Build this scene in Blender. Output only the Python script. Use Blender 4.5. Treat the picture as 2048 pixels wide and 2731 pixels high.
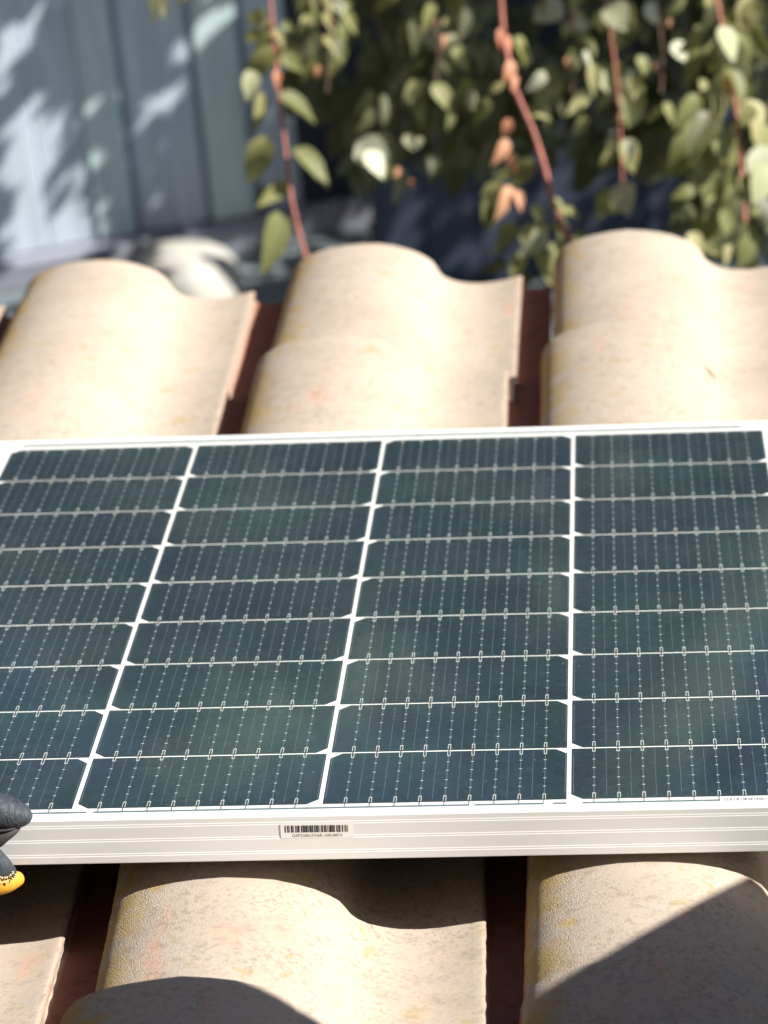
import bpy, bmesh, math, random
import numpy as np
from mathutils import Vector, Matrix, Quaternion, noise as mnoise

scn = bpy.context.scene
for o in list(bpy.data.objects):
    bpy.data.objects.remove(o, do_unlink=True)
COL = scn.collection
R_ = math.radians

# ------------------------------------------------------------------ camera, sky, sun, exposure
ROOF_H = 2.15
SLOPE = 8.0
M = Matrix.Translation((0, 0, ROOF_H)) @ Matrix.Rotation(R_(-SLOPE), 4, 'X')   # roof frame -> world
CAM_POS = Vector((0.09453444, -2.05551756, 1.06007883))
CR = Vector((0.99564931, 0.05505891, -0.07517291))
CD = Vector((-0.05157463, -0.34627221, -0.93671533))
CF = Vector((-0.07760481, 0.93651699, -0.34192604))
FPX = 8912.9          # focal length in pixels of the 2048 x 2731 picture
cam_local = Matrix(((CR.x, -CD.x, -CF.x, CAM_POS.x),
                    (CR.y, -CD.y, -CF.y, CAM_POS.y),
                    (CR.z, -CD.z, -CF.z, CAM_POS.z),
                    (0, 0, 0, 1)))
cd = bpy.data.cameras.new('camera')
cam = bpy.data.objects.new('camera', cd)
COL.objects.link(cam)
cam.matrix_world = M @ cam_local
cd.sensor_fit = 'VERTICAL'
cd.sensor_height = 36.0
cd.lens = FPX / 2731.0 * 36.0
cd.clip_start = 0.05
cd.clip_end = 2000
cd.dof.use_dof = True
cd.dof.focus_distance = 2.33
cd.dof.aperture_fstop = 8.8
cd.dof.aperture_blades = 0
scn.camera = cam

SUN_L = Vector((1.12, -0.33, 1.0)).normalized()            # towards the sun, roof frame
SUN = (M.to_3x3() @ SUN_L).normalized()
world = bpy.data.worlds.new('World')
scn.world = world
world.use_nodes = True
wn = world.node_tree
for n in list(wn.nodes):
    wn.nodes.remove(n)
sky = wn.nodes.new('ShaderNodeTexSky')
sky.sky_type = 'NISHITA'
sky.sun_disc = False
sky.sun_elevation = math.asin(SUN.z)
sky.sun_rotation = math.atan2(SUN.x, SUN.y)
sky.air_density = 0.8
sky.dust_density = 1.0
bg = wn.nodes.new('ShaderNodeBackground')
bg.inputs['Strength'].default_value = 0.05
wo = wn.nodes.new('ShaderNodeOutputWorld')
wn.links.new(sky.outputs[0], bg.inputs[0])
wn.links.new(bg.outputs[0], wo.inputs[0])

sl = bpy.data.lights.new('sun', 'SUN')
sl.energy = 5.0
sl.angle = R_(0.53)
sl.color = (1.0, 0.955, 0.88)
so = bpy.data.objects.new('sun', sl)
COL.objects.link(so)
so.rotation_mode = 'QUATERNION'
so.rotation_quaternion = SUN.to_track_quat('Z', 'Y')
so.location = (3, -2, 8)

scn.view_settings.view_transform = 'Standard'
scn.view_settings.look = 'None'
scn.view_settings.gamma = 1.0
scn.view_settings.use_curve_mapping = False
scn.view_settings.exposure = 0.95
scn.render.engine = 'CYCLES'
scn.render.resolution_x = 768
scn.render.resolution_y = 1024
scn.cycles.max_bounces = 5
scn.cycles.diffuse_bounces = 3
scn.cycles.transparent_max_bounces = 12


def PX(x, y, depth):
    """world point seen at (x, y) of the photograph (1659 px wide scale) at this distance along the axis"""
    k = 2048 / 1659
    p = CAM_POS + depth * (CF + CR * ((x * k - 1024) / FPX) + CD * ((y * k - 1365.5) / FPX))
    return M @ p


# ------------------------------------------------------------------ helpers
def mesh_from(name, verts, faces, smooth=False):
    me = bpy.data.meshes.new(name)
    me.from_pydata([tuple(v) for v in verts], [], faces)
    me.update()
    if smooth:
        me.polygons.foreach_set('use_smooth', [True] * len(me.polygons))
    return me


def add(name, me, mats, parent=None, loc=None, mat4=None):
    o = bpy.data.objects.new(name, me)
    COL.objects.link(o)
    if me is not None and mats is not None:
        if not isinstance(mats, (list, tuple)):
            mats = [mats]
        if len(me.materials) == 0:
            for m in mats:
                me.materials.append(m)
    if parent is not None:
        o.parent = parent
    if mat4 is not None:
        o.matrix_local = mat4
    elif loc is not None:
        o.location = loc
    return o


def tag(o, label=None, cat=None, group=None, kind=None):
    if label: o['label'] = label
    if cat: o['category'] = cat
    if group: o['group'] = group
    if kind: o['kind'] = kind
    return o


class MB:
    def __init__(s):
        s.v = []; s.f = []; s.mi = []

    def quad(s, a, b, c, d, mi=0):
        n = len(s.v); s.v += [a, b, c, d]; s.f.append((n, n + 1, n + 2, n + 3)); s.mi.append(mi)

    def poly(s, pts, mi=0):
        n = len(s.v); s.v += list(pts); s.f.append(tuple(range(n, n + len(pts)))); s.mi.append(mi)

    def box(s, x0, x1, y0, y1, z0, z1, mi=0):
        n = len(s.v)
        s.v += [(x0, y0, z0), (x1, y0, z0), (x1, y1, z0), (x0, y1, z0), (x0, y0, z1), (x1, y0, z1), (x1, y1, z1), (x0, y1, z1)]
        for f in ((0, 3, 2, 1), (4, 5, 6, 7), (0, 1, 5, 4), (1, 2, 6, 5), (2, 3, 7, 6), (3, 0, 4, 7)):
            s.f.append(tuple(n + i for i in f)); s.mi.append(mi)

    def tube(s, pts, rad, seg=10, cap=True, mi=0):
        pts = [Vector(p) for p in pts]
        n0 = len(s.v)
        up = Vector((0.13, 0.31, 0.94))
        for i, p in enumerate(pts):
            t = (pts[min(i + 1, len(pts) - 1)] - pts[max(i - 1, 0)]).normalized()
            a = t.cross(up).normalized(); b = t.cross(a).normalized()
            r = rad[i] if isinstance(rad, (list, tuple)) else rad
            for k in range(seg):
                an = 2 * math.pi * k / seg
                s.v.append(tuple(p + a * (r * math.cos(an)) + b * (r * math.sin(an))))
        for i in range(len(pts) - 1):
            for k in range(seg):
                k2 = (k + 1) % seg
                s.f.append((n0 + i * seg + k, n0 + i * seg + k2, n0 + (i + 1) * seg + k2, n0 + (i + 1) * seg + k)); s.mi.append(mi)
        if cap:
            s.f.append(tuple(n0 + k for k in range(seg))); s.mi.append(mi)
            e = n0 + (len(pts) - 1) * seg
            s.f.append(tuple(e + k for k in reversed(range(seg)))); s.mi.append(mi)

    def mesh(s, name, smooth=False):
        me = mesh_from(name, s.v, s.f, smooth)
        if any(s.mi):
            me.polygons.foreach_set('material_index', s.mi)
        return me


def bevel_mesh(me, w, seg=2):
    bm = bmesh.new(); bm.from_mesh(me)
    bmesh.ops.remove_doubles(bm, verts=bm.verts, dist=1e-6)
    bmesh.ops.recalc_face_normals(bm, faces=bm.faces)
    bmesh.ops.bevel(bm, geom=[e for e in bm.edges], offset=w, segments=seg, profile=0.5, affect='EDGES', clamp_overlap=True)
    bm.to_mesh(me); bm.free()
    return me


# ------------------------------------------------------------------ materials
class NT:
    def __init__(s, name):
        s.m = bpy.data.materials.new(name); s.m.use_nodes = True
        s.t = s.m.node_tree
        for n in list(s.t.nodes): s.t.nodes.remove(n)
        s.out = s.t.nodes.new('ShaderNodeOutputMaterial')

    def n(s, typ, **kw):
        nd = s.t.nodes.new('ShaderNode' + typ)
        for k, v in kw.items():
            if k in nd.inputs: nd.inputs[k].default_value = v
            else: setattr(nd, k, v)
        return nd

    def l(s, a, b): s.t.links.new(a, b)

    def setin(s, sock, v):
        if hasattr(v, 'is_output') or isinstance(v, bpy.types.NodeSocket): s.l(v, sock)
        else: sock.default_value = v

    def math(s, op, a, b=0.0, clamp=False):
        nd = s.n('Math', operation=op, use_clamp=clamp)
        s.setin(nd.inputs[0], a); s.setin(nd.inputs[1], b)
        return nd.outputs[0]

    def ramp(s, fac, stops, interp='LINEAR'):
        nd = s.n('ValToRGB'); cr = nd.color_ramp; cr.interpolation = interp
        while len(cr.elements) < len(stops): cr.elements.new(0.5)
        for e, (p, c) in zip(cr.elements, stops):
            e.position = p
            e.color = c if len(c) == 4 else (*c, 1)
        s.l(fac, nd.inputs[0])
        return nd.outputs[0]

    def mix(s, fac, a, b, typ='MIX'):
        nd = s.n('Mix', data_type='RGBA', blend_type=typ)
        s.setin(nd.inputs[0], fac)
        for i, v in ((6, a), (7, b)):
            if isinstance(v, tuple): nd.inputs[i].default_value = (*v[:3], 1)
            else: s.l(v, nd.inputs[i])
        return nd.outputs[2]

    def noise(s, vec, scale, detail=4, rough=0.55, dist=0.0):
        nd = s.n('TexNoise', Scale=scale, Detail=detail, Roughness=rough, Distortion=dist)
        if vec is not None: s.l(vec, nd.inputs['Vector'])
        return nd.outputs[0]

    def bsdf(s, color, rough=0.7, metal=0.0, normal=None, **kw):
        b = s.n('BsdfPrincipled')
        for k, v in (('Base Color', color), ('Roughness', rough), ('Metallic', metal)):
            if isinstance(v, tuple): b.inputs[k].default_value = (*v[:3], 1)
            else: s.setin(b.inputs[k], v)
        for k, v in kw.items(): s.setin(b.inputs[k], v)
        if normal is not None: s.l(normal, b.inputs['Normal'])
        s.l(b.outputs[0], s.out.inputs[0])
        return b

    def bump(s, h, strength, dist, normal=None):
        b = s.n('Bump', Distance=dist); s.setin(b.inputs['Strength'], strength)
        s.l(h, b.inputs['Height'])
        if normal is not None: s.l(normal, b.inputs['Normal'])
        return b.outputs[0]

    def objvec(s, shift=40.0):
        tc = s.n('TexCoord'); oi = s.n('ObjectInfo')
        off = s.math('MULTIPLY', oi.outputs['Random'], shift)
        va = s.n('VectorMath', operation='ADD'); s.l(tc.outputs['Object'], va.inputs[0])
        cb = s.n('CombineXYZ')
        for i in range(3): s.l(off, cb.inputs[i])
        s.l(cb.outputs[0], va.inputs[1])
        return tc.outputs['Object'], va.outputs[0], oi.outputs['Random']


def mat_tile():
    t = NT('weathered_clay')
    obj, vec, rnd = t.objvec()
    sep = t.n('SeparateXYZ'); t.l(obj, sep.inputs[0]); X, Y, Z = sep.outputs
    n1 = t.noise(vec, 11, 3, 0.6)
    n2 = t.noise(vec, 70, 3, 0.65)
    n3 = t.noise(vec, 420, 1, 0.7)
    base = t.ramp(n1, [(0.3, (0.405, 0.328, 0.258)), (0.55, (0.45, 0.372, 0.300)), (0.75, (0.43, 0.370, 0.310))])
    mt_ = t.ramp(t.noise(vec, 30, 3, 0.65), [(0.42, (0, 0, 0)), (0.68, (0.55, 0.55, 0.55))])
    base = t.mix(mt_, base, (0.40, 0.36, 0.305))
    # pinkish bare patches along the tile
    mp = t.n('Mapping'); t.l(vec, mp.inputs[0]); mp.inputs['Scale'].default_value = (26, 7, 10)
    pk = t.ramp(t.noise(mp.outputs[0], 1.0, 3, 0.55), [(0.62, (0, 0, 0)), (0.74, (0.6, 0.6, 0.6))])
    base = t.mix(pk, base, (0.56, 0.30, 0.20))
    # grey weathering on the left flank of the roll
    flank = t.ramp(X, [(0.0, (1, 1, 1)), (0.055, (0.35, 0.35, 0.35)), (0.10, (0, 0, 0))])
    gm = t.math('MULTIPLY', t.ramp(n2, [(0.40, (0, 0, 0)), (0.62, (1, 1, 1))]), flank)
    base = t.mix(t.math('MULTIPLY', gm, 0.75), base, (0.36, 0.345, 0.315))
    # olive specks
    ol = t.ramp(t.noise(vec, 38, 3, 0.5, 0.6), [(0.645, (0, 0, 0)), (0.70, (1, 1, 1))])
    base = t.mix(t.math('MULTIPLY', ol, 0.65), base, (0.36, 0.29, 0.13))
    # dark specks
    dk = t.math('MAXIMUM', t.ramp(n2, [(0.30, (1, 1, 1)), (0.46, (0, 0, 0))]), t.math('MULTIPLY', t.ramp(t.noise(vec, 160, 2, 0.6), [(0.30, (1, 1, 1)), (0.44, (0, 0, 0))]), t.ramp(t.noise(vec, 9, 2, 0.5), [(0.42, (0.15, 0.15, 0.15)), (0.62, (1, 1, 1))])))
    base = t.mix(t.math('MULTIPLY', dk, t.math('ADD', t.math('MULTIPLY', flank, 0.35), 0.36)), base, (0.19, 0.155, 0.13))
    fs = t.math('MULTIPLY', t.ramp(t.noise(vec, 240, 2, 0.7), [(0.36, (1, 1, 1)), (0.47, (0, 0, 0))]), t.ramp(t.noise(vec, 14, 2, 0.5), [(0.36, (0.12, 0.12, 0.12)), (0.62, (1, 1, 1))]))
    base = t.mix(t.math('MULTIPLY', fs, 0.72), base, (0.235, 0.205, 0.150))
    # yellow lichen, mostly on the flank
    vo = t.n('TexVoronoi', Scale=34.0); t.l(vec, vo.inputs['Vector'])
    ye = t.ramp(t.math('ADD', vo.outputs['Distance'], t.math('MULTIPLY', t.math('SUBTRACT', n2, 0.5), 0.35)), [(0.24, (1, 1, 1)), (0.34, (0, 0, 0))])
    yn = t.ramp(t.noise(vec, 13, 3, 0.6), [(0.50, (0, 0, 0)), (0.57, (1, 1, 1))])
    yf = t.ramp(X, [(0.0, (1, 1, 1)), (0.030, (0.8, 0.8, 0.8)), (0.060, (0, 0, 0))])
    ym = t.math('MULTIPLY', t.math('MULTIPLY', ye, yn), yf)
    rim = t.math('MULTIPLY', t.ramp(X, [(0.002, (1, 1, 1)), (0.018, (0.8, 0.8, 0.8)), (0.036, (0, 0, 0))]), t.ramp(t.noise(vec, 22, 4, 0.7), [(0.43, (0, 0, 0)), (0.53, (1, 1, 1))]))
    base = t.mix(t.math('MULTIPLY', rim, 0.85), base, (0.40, 0.275, 0.07))
    base = t.mix(t.math('MULTIPLY', ym, 0.8), base, (0.46, 0.30, 0.05))
    # pale fine grain
    base = t.mix(t.math('MULTIPLY', t.ramp(n3, [(0.3, (0, 0, 0)), (0.7, (1, 1, 1))]), 0.18), base, (0.60, 0.50, 0.42))
    # sheltered strip and roll wall keep the fired red colour
    s1 = t.ramp(t.math('ADD', X, t.math('MULTIPLY', t.math('SUBTRACT', n2, 0.5), 0.004)), [(0.2590, (0, 0, 0)), (0.2612, (1, 1, 1))])
    s2 = t.math('MULTIPLY', t.ramp(X, [(0.002, (1, 1, 1)), (0.006, (0, 0, 0))]), t.ramp(Z, [(0.020, (1, 1, 1)), (0.028, (0, 0, 0))]))
    red = t.ramp(n2, [(0.3, (0.21, 0.10, 0.072)), (0.5, (0.30, 0.135, 0.095)), (0.7, (0.27, 0.145, 0.11))])
    base = t.mix(t.math('MAXIMUM', s1, s2), base, red)
    # heads lapped by the next course stay red too
    h = n2
    nr = t.bump(h, 0.15, 0.0018)
    nr = t.bump(t.noise(vec, 1000, 1, 0.6), t.math('ADD', t.math('MULTIPLY', flank, 0.70), 0.12), 0.0020, nr)
    t.bsdf(base, 0.93, 0.0, nr, **{'Specular IOR Level': 0.0})
    return t.m


def mat_simple(name, col, rough=0.6, metal=0.0, var=0.12, scale=30, bump=0.0, bscale=200, bd=0.001, spec=None, stretch=None):
    t = NT(name)
    obj, vec, rnd = t.objvec()
    v = vec
    if stretch:
        mp = t.n('Mapping'); t.l(vec, mp.inputs[0]); mp.inputs['Scale'].default_value = stretch; v = mp.outputs[0]
    n = t.noise(v, scale, 4, 0.6)
    a = tuple(c * (1 - var) for c in col); b = tuple(min(1, c * (1 + var)) for c in col)
    c = t.ramp(n, [(0.3, a), (0.7, b)])
    nr = None
    if bump:
        nr = t.bump(t.noise(v, bscale, 4, 0.65), bump, bd)
    kw = {}
    if spec is not None: kw['Specular IOR Level'] = spec
    t.bsdf(c, rough, metal, nr, **kw)
    return t.m


def mat_cell():
    t = NT('silicon_cell')
    obj, vec, rnd = t.objvec()
    n = t.noise(vec, 9, 3, 0.5)
    col = t.ramp(n, [(0.3, (0.0075, 0.023, 0.042)), (0.5, (0.008, 0.029, 0.046)), (0.68, (0.011, 0.037, 0.045)), (0.8, (0.012, 0.025, 0.044))])
    mp = t.n('Mapping'); t.l(vec, mp.inputs[0]); mp.inputs['Scale'].default_value = (70, 330, 1)
    g = t.noise(mp.outputs[0], 1.0, 3, 0.7)
    col = t.mix(t.ramp(g, [(0.52, (0, 0, 0)), (0.78, (0.5, 0.5, 0.5))]), col, (0.06, 0.085, 0.09))
    col = t.mix(t.math('MULTIPLY', rnd, 0.25), col, (0.010, 0.030, 0.034))
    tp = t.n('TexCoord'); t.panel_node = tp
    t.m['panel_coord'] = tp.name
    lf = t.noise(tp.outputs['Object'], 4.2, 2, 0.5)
    col = t.mix(t.ramp(lf, [(0.50, (0, 0, 0)), (0.72, (0.8, 0.8, 0.8))]), col, (0.022, 0.062, 0.066))  # greenish glare painted into the cell colour as soft patches
    mo = t.noise(vec, 130, 2, 0.6)
    col = t.mix(0.55, col, t.ramp(mo, [(0.30, (0.25, 0.25, 0.25)), (0.72, (1.0, 1.0, 1.0))]), 'MULTIPLY')
    nr = t.bump(g, 0.10, 0.0004)
    t.bsdf(col, 0.42, 0.0, nr, **{'Specular IOR Level': 0.5})
    return t.m


def mat_glass():
    t = NT('front_glass')
    tc = t.n('TexCoord')
    lw = t.n('LayerWeight', Blend=0.5)
    fr = t.math('ADD', t.math('MULTIPLY', t.math('POWER', lw.outputs['Facing'], 5.0), 0.93), 0.038)
    gl = t.n('BsdfGlossy', Roughness=0.05)
    gl.inputs['Color'].default_value = (1, 1, 1, 1)
    n = t.noise(tc.outputs['Object'], 260, 3, 0.6)
    b = t.bump(n, 0.05, 0.0005)
    t.l(b, gl.inputs['Normal'])
    tr = t.n('BsdfTransparent'); tr.inputs[0].default_value = (0.985, 0.995, 0.99, 1)
    mx = t.n('MixShader')
    t.l(fr, mx.inputs[0]); t.l(tr.outputs[0], mx.inputs[1]); t.l(gl.outputs[0], mx.inputs[2])
    # a thin film of dust
    df = t.n('BsdfDiffuse'); df.inputs[0].default_value = (0.50, 0.53, 0.53, 1)
    du = t.math('MULTIPLY', t.ramp(t.noise(tc.outputs['Object'], 6, 5, 0.65), [(0.35, (0.25, 0.25, 0.25)), (0.75, (1, 1, 1))]), 0.036)
    sp = t.ramp(t.noise(tc.outputs['Object'], 330, 2, 0.5), [(0.735, (0, 0, 0)), (0.775, (1, 1, 1))])
    du = t.math('ADD', du, t.math('MULTIPLY', sp, 0.30))
    m2 = t.n('MixShader'); t.l(du, m2.inputs[0]); t.l(mx.outputs[0], m2.inputs[1]); t.l(df.outputs[0], m2.inputs[2])
    t.l(m2.outputs[0], t.out.inputs[0])
    return t.m


def mat_leaf(name, cols, trans=0.35):
    t = NT(name)
    obj, vec, rnd = t.objvec()
    n = t.noise(vec, 45, 3, 0.5)
    f = t.math('ADD', t.math('MULTIPLY', rnd, 0.75), t.math('MULTIPLY', n, 0.3), True)
    c = t.ramp(f, [(i / (len(cols) - 1) * 0.9 + 0.05, cc) for i, cc in enumerate(cols)])
    b = t.n('BsdfPrincipled'); b.inputs['Roughness'].default_value = 0.5; t.l(c, b.inputs['Base Color'])
    t.l(t.bump(n, 0.25, 0.002), b.inputs['Normal'])
    tl = t.n('BsdfTranslucent')
    t.l(t.mix(0.6, c, (0.20, 0.22, 0.03)), tl.inputs[0])
    mx = t.n('MixShader'); mx.inputs[0].default_value = trans
    t.l(b.outputs[0], mx.inputs[1]); t.l(tl.outputs[0], mx.inputs[2]); t.l(mx.outputs[0], t.out.inputs[0])
    return t.m


def mat_alu():
    t = NT('anodised_aluminium')
    obj, vec, rnd = t.objvec()
    mp = t.n('Mapping'); t.l(vec, mp.inputs[0]); mp.inputs['Scale'].default_value = (5, 900, 900)
    n = t.noise(mp.outputs[0], 1.0, 3, 0.6)
    n2 = t.noise(vec, 4, 2, 0.5)
    c = t.ramp(n2, [(0.3, (0.80, 0.81, 0.815)), (0.7, (0.85, 0.855, 0.855))])
    t.bsdf(c, t.math('ADD', t.math('MULTIPLY', n, 0.1), 0.42), 0.15, t.bump(n, 0.05, 0.0003))
    return t.m


def mat_glove():
    t = NT('glove_leather')
    tc = t.n('TexCoord')
    sep = t.n('SeparateXYZ'); t.l(tc.outputs['Object'], sep.inputs[0])
    n = t.noise(tc.outputs['Object'], 60, 4, 0.6)
    c = t.ramp(n, [(0.3, (0.020, 0.028, 0.037)), (0.7, (0.045, 0.058, 0.070))])
    nr = t.bump(t.noise(tc.outputs['Object'], 900, 3, 0.6), 0.25, 0.0006)
    mp = t.n('Mapping'); t.l(tc.outputs['Object'], mp.inputs[0]); mp.inputs['Scale'].default_value = (260, 90, 90); mp.inputs['Rotation'].default_value = (0, 0.5, 0.3)
    nr = t.bump(t.noise(mp.outputs[0], 1.0, 3, 0.6, 1.2), 0.7, 0.0035, nr)
    t.bsdf(c, 0.62, 0.0, nr)
    return t.m


MT = mat_tile()
M_ALU = mat_alu()
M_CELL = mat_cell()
M_GLASS = mat_glass()
M_BACK = mat_simple('white_backsheet', (0.82, 0.82, 0.79), 0.6, var=0.02)
M_RIB = mat_simple('tinned_ribbon', (0.115, 0.16, 0.175), 0.45, 0.3, var=0.35, scale=600)
M_PAD = mat_simple('silver_paste', (0.60, 0.63, 0.61), 0.5, 0.0, var=0.05)
M_DASH = mat_simple('silver_finger', (0.15, 0.20, 0.215), 0.5, 0.2, var=0.3, scale=500)
M_BUS = mat_simple('bus_ribbon', (0.13, 0.18, 0.21), 0.45, 0.2, var=0.25, scale=120)
M_STICK = mat_simple('sticker_paper', (0.88, 0.89, 0.86), 0.55, var=0.02)
M_INK = mat_simple('barcode_ink', (0.030, 0.028, 0.040), 0.7, var=0.3)
M_TXT = mat_simple('grey_ink', (0.20, 0.20, 0.21), 0.7, var=0.2)
M_GLOVE = mat_glove()
M_YEL = mat_simple('yellow_leather', (0.62, 0.30, 0.025), 0.7, var=0.25, scale=90, bump=0.4, bscale=300, bd=0.0015)
M_GUSSET = mat_simple('brown_grey_fabric', (0.055, 0.048, 0.045), 0.85, var=0.2, scale=80, bump=0.3, bscale=700)
M_STITCH = mat_simple('cream_thread', (0.72, 0.60, 0.34), 0.8, var=0.15, scale=400)
M_SLEEVE = mat_simple('navy_cloth', (0.04, 0.05, 0.08), 0.9, var=0.3, scale=60, bump=0.4, bscale=500)
M_CARD = mat_simple('cardboard', (0.36, 0.23, 0.12), 0.85, var=0.12, scale=20, bump=0.2, bscale=60)
M_TAPE = mat_simple('packing_tape', (0.45, 0.31, 0.15), 0.3, var=0.05)
M_DECK = mat_simple('roof_underlay', (0.10, 0.06, 0.05), 0.95, var=0.3, scale=20)
M_PLASTER = mat_simple('plaster', (0.45, 0.40, 0.34), 0.9, var=0.1, scale=8, bump=0.3, bscale=60)
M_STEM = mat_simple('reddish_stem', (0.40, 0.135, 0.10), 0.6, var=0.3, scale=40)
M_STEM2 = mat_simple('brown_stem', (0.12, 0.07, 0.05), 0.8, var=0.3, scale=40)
M_BEAM = mat_simple('old_timber', (0.16, 0.12, 0.09), 0.85, var=0.35, scale=6, bump=0.5, bscale=30, stretch=(1, 12, 12))
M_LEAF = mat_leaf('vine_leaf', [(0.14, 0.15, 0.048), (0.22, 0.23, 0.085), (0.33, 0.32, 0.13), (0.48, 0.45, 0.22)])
M_LEAFD = mat_leaf('shaded_vine_leaf', [(0.045, 0.050, 0.020), (0.085, 0.09, 0.038), (0.16, 0.16, 0.08)], 0.2)  # darker leaf copy, shade of the leafy mass put into its colour
M_BUD = mat_leaf('young_red_leaf', [(0.66, 0.25, 0.15), (0.74, 0.40, 0.24)], 0.3)
M_GROUND = mat_simple('slate_paving', (0.135, 0.165, 0.18), 0.9, var=0.25, scale=3, bump=0.3, bscale=40)
M_ROCK = mat_simple('pale_stone', (0.40, 0.385, 0.35), 0.9, var=0.12, scale=9, bump=0.4, bscale=40)

# ------------------------------------------------------------------ ground
gm = MB()
gm.quad((-150, -150, 0), (150, -150, 0), (150, 150, 0), (-150, 150, 0))
tag(add('ground', gm.mesh('ground'), M_GROUND), kind='structure')

# ------------------------------------------------------------------ tiled roof
PITCH, EXPO, TLEN, TH = 0.293, 0.344, 0.412, 0.011
PROF = [(0.0020, -0.016), (0.0008, -0.006), (0.0, 0.004), (-0.0006, 0.012), (0.0004, 0.020), (0.0030, 0.0280), (0.0075, 0.0345), (0.014, 0.0400),
        (0.023, 0.0445), (0.035, 0.0483), (0.049, 0.0513), (0.065, 0.0532), (0.083, 0.0540), (0.101, 0.0528), (0.118, 0.0500),
        (0.133, 0.0455), (0.145, 0.0400), (0.154, 0.0345), (0.1605, 0.0290), (0.1645, 0.0225), (0.1675, 0.0165), (0.172, 0.0115),
        (0.179, 0.0070), (0.188, 0.0036), (0.200, 0.0012), (0.215, 0.0), (0.229, 0.0008), (0.241, 0.0024), (0.251, 0.0042),
        (0.2565, 0.0054), (0.2592, 0.0053), (0.2602, 0.0042), (0.2588, -0.001), (0.2584, -0.0060), (0.2645, -0.0088), (0.275, -0.0095), (0.285, -0.0092), (0.2918, -0.0080)]


def tile_mesh(seed):
    rnd = random.Random(seed)
    NY = 84
    np_ = len(PROF)
    V = []; F = []
    off = Vector((seed * 7.3, seed * 3.1, 0))
    for j in range(NY + 1):
        y = -TLEN + TLEN * j / NY
        for i, (x, z) in enumerate(PROF):
            q = Vector((x, y, z))
            w = mnoise.noise(q * 9 + off) * 0.0016 + mnoise.noise(q * 60 + off) * 0.0006
            jx = mnoise.noise(q * 130 + off) * 0.0011 if i < 8 or i > np_ - 9 else 0
            yy = y
            if j == NY: yy += mnoise.noise(Vector((x * 55, seed, 0))) * 0.0022
            V.append((x + jx, yy, z + w))
    top = len(V)
    # under side, offset inwards
    for j in range(NY + 1):
        y = -TLEN + TLEN * j / NY
        for i, (x, z) in enumerate(PROF):
            a = PROF[max(i - 1, 0)]; b = PROF[min(i + 1, np_ - 1)]
            tx, tz = b[0] - a[0], b[1] - a[1]; L = math.hypot(tx, tz)
            if x > 0.245: V.append((x, y, -0.012 + min(z, 0) * 0.5 - TH))
            else: V.append((x + tz / L * TH, y, z - tx / L * TH))
    for j in range(NY):
        for i in range(np_ - 1):
            a = j * np_ + i
            F.append((a, a + 1, a + np_ + 1, a + np_))
            b = top + a
            F.append((b, b + np_, b + np_ + 1, b + 1))
    for j in range(NY):
        a = j * np_; F.append((a, a + np_, top + a + np_, top + a))
        a = j * np_ + np_ - 1; F.append((a, top + a, top + a + np_, a + np_))
    for i in range(np_ - 1):
        F.append((i, top + i, top + i + 1, i + 1))
        a = NY * np_ + i; F.append((a, a + 1, top + a + 1, top + a))
    me = mesh_from('roof_tile', V, F, True)
    me.materials.append(MT)
    # keep the long edges crisp
    bm = bmesh.new(); bm.from_mesh(me)
    for e in bm.edges:
        if e.is_manifold and e.calc_face_angle(0) > R_(50): e.smooth = False
    bm.to_mesh(me); bm.free()
    return me


TILES = [tile_mesh(s) for s in range(6)]
dk = MB(); dk.box(-1.05, 0.95, -1.55, 1.48, -0.07, -0.045)
roof = add('tiled_roof', dk.mesh('roof_deck'), M_DECK)
roof.matrix_world = M
tag(roof, 'weathered pale clay tiled roof with red gaps, lying under the solar panel', 'roof')
rr = random.Random(5)
JX = {(-1, 0): 0.004, (0, 0): 0.008, (-2, 0): -0.006, (-1, 4): -0.001, (0, 4): 0.0, (-1, 5): -0.006, (-1, 1): -0.004}
for j in range(9):
    yf = 1.560 - EXPO * j
    for k in range(-3, 3):
        dx = JX.get((k, j), rr.uniform(-0.003, 0.003)); dy = rr.uniform(-0.006, 0.006)
        yaw = rr.uniform(-0.006, 0.006)
        if (k, j) == (-1, 4): yaw = 0.03
        if (k, j) == (0, 0): yaw = 0.0
        if j == 5: dy = 0.0
        if j == 0: dy = (0.006, 0.004, 0.010, 0.0, 0.0, 0.0)[k + 3]
        z = 0.0050 + rr.uniform(-0.001, 0.001) - (0.006 if j in (2, 3) else 0) + (0.001 if j == 1 else 0)
        m4 = Matrix.Translation((k * PITCH + dx, yf + dy, z)) @ Matrix.Rotation(yaw, 4, 'Z') @ Matrix.Rotation(math.atan(0.0105 / TLEN), 4, 'X')
        add('roof_tile', TILES[rr.randrange(6)], None, roof, mat4=m4)
# walls that carry the roof
wl = MB(); wl.box(-1.0, 0.9, 1.30, 1.42, -2.3, -0.075); wl.box(-1.0, -0.88, -1.5, 1.296, -2.6, -0.075); wl.box(0.78, 0.9, -1.5, 1.296, -2.6, -0.075)
add('supporting_wall', wl.mesh('supporting_wall'), M_PLASTER, roof)

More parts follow.
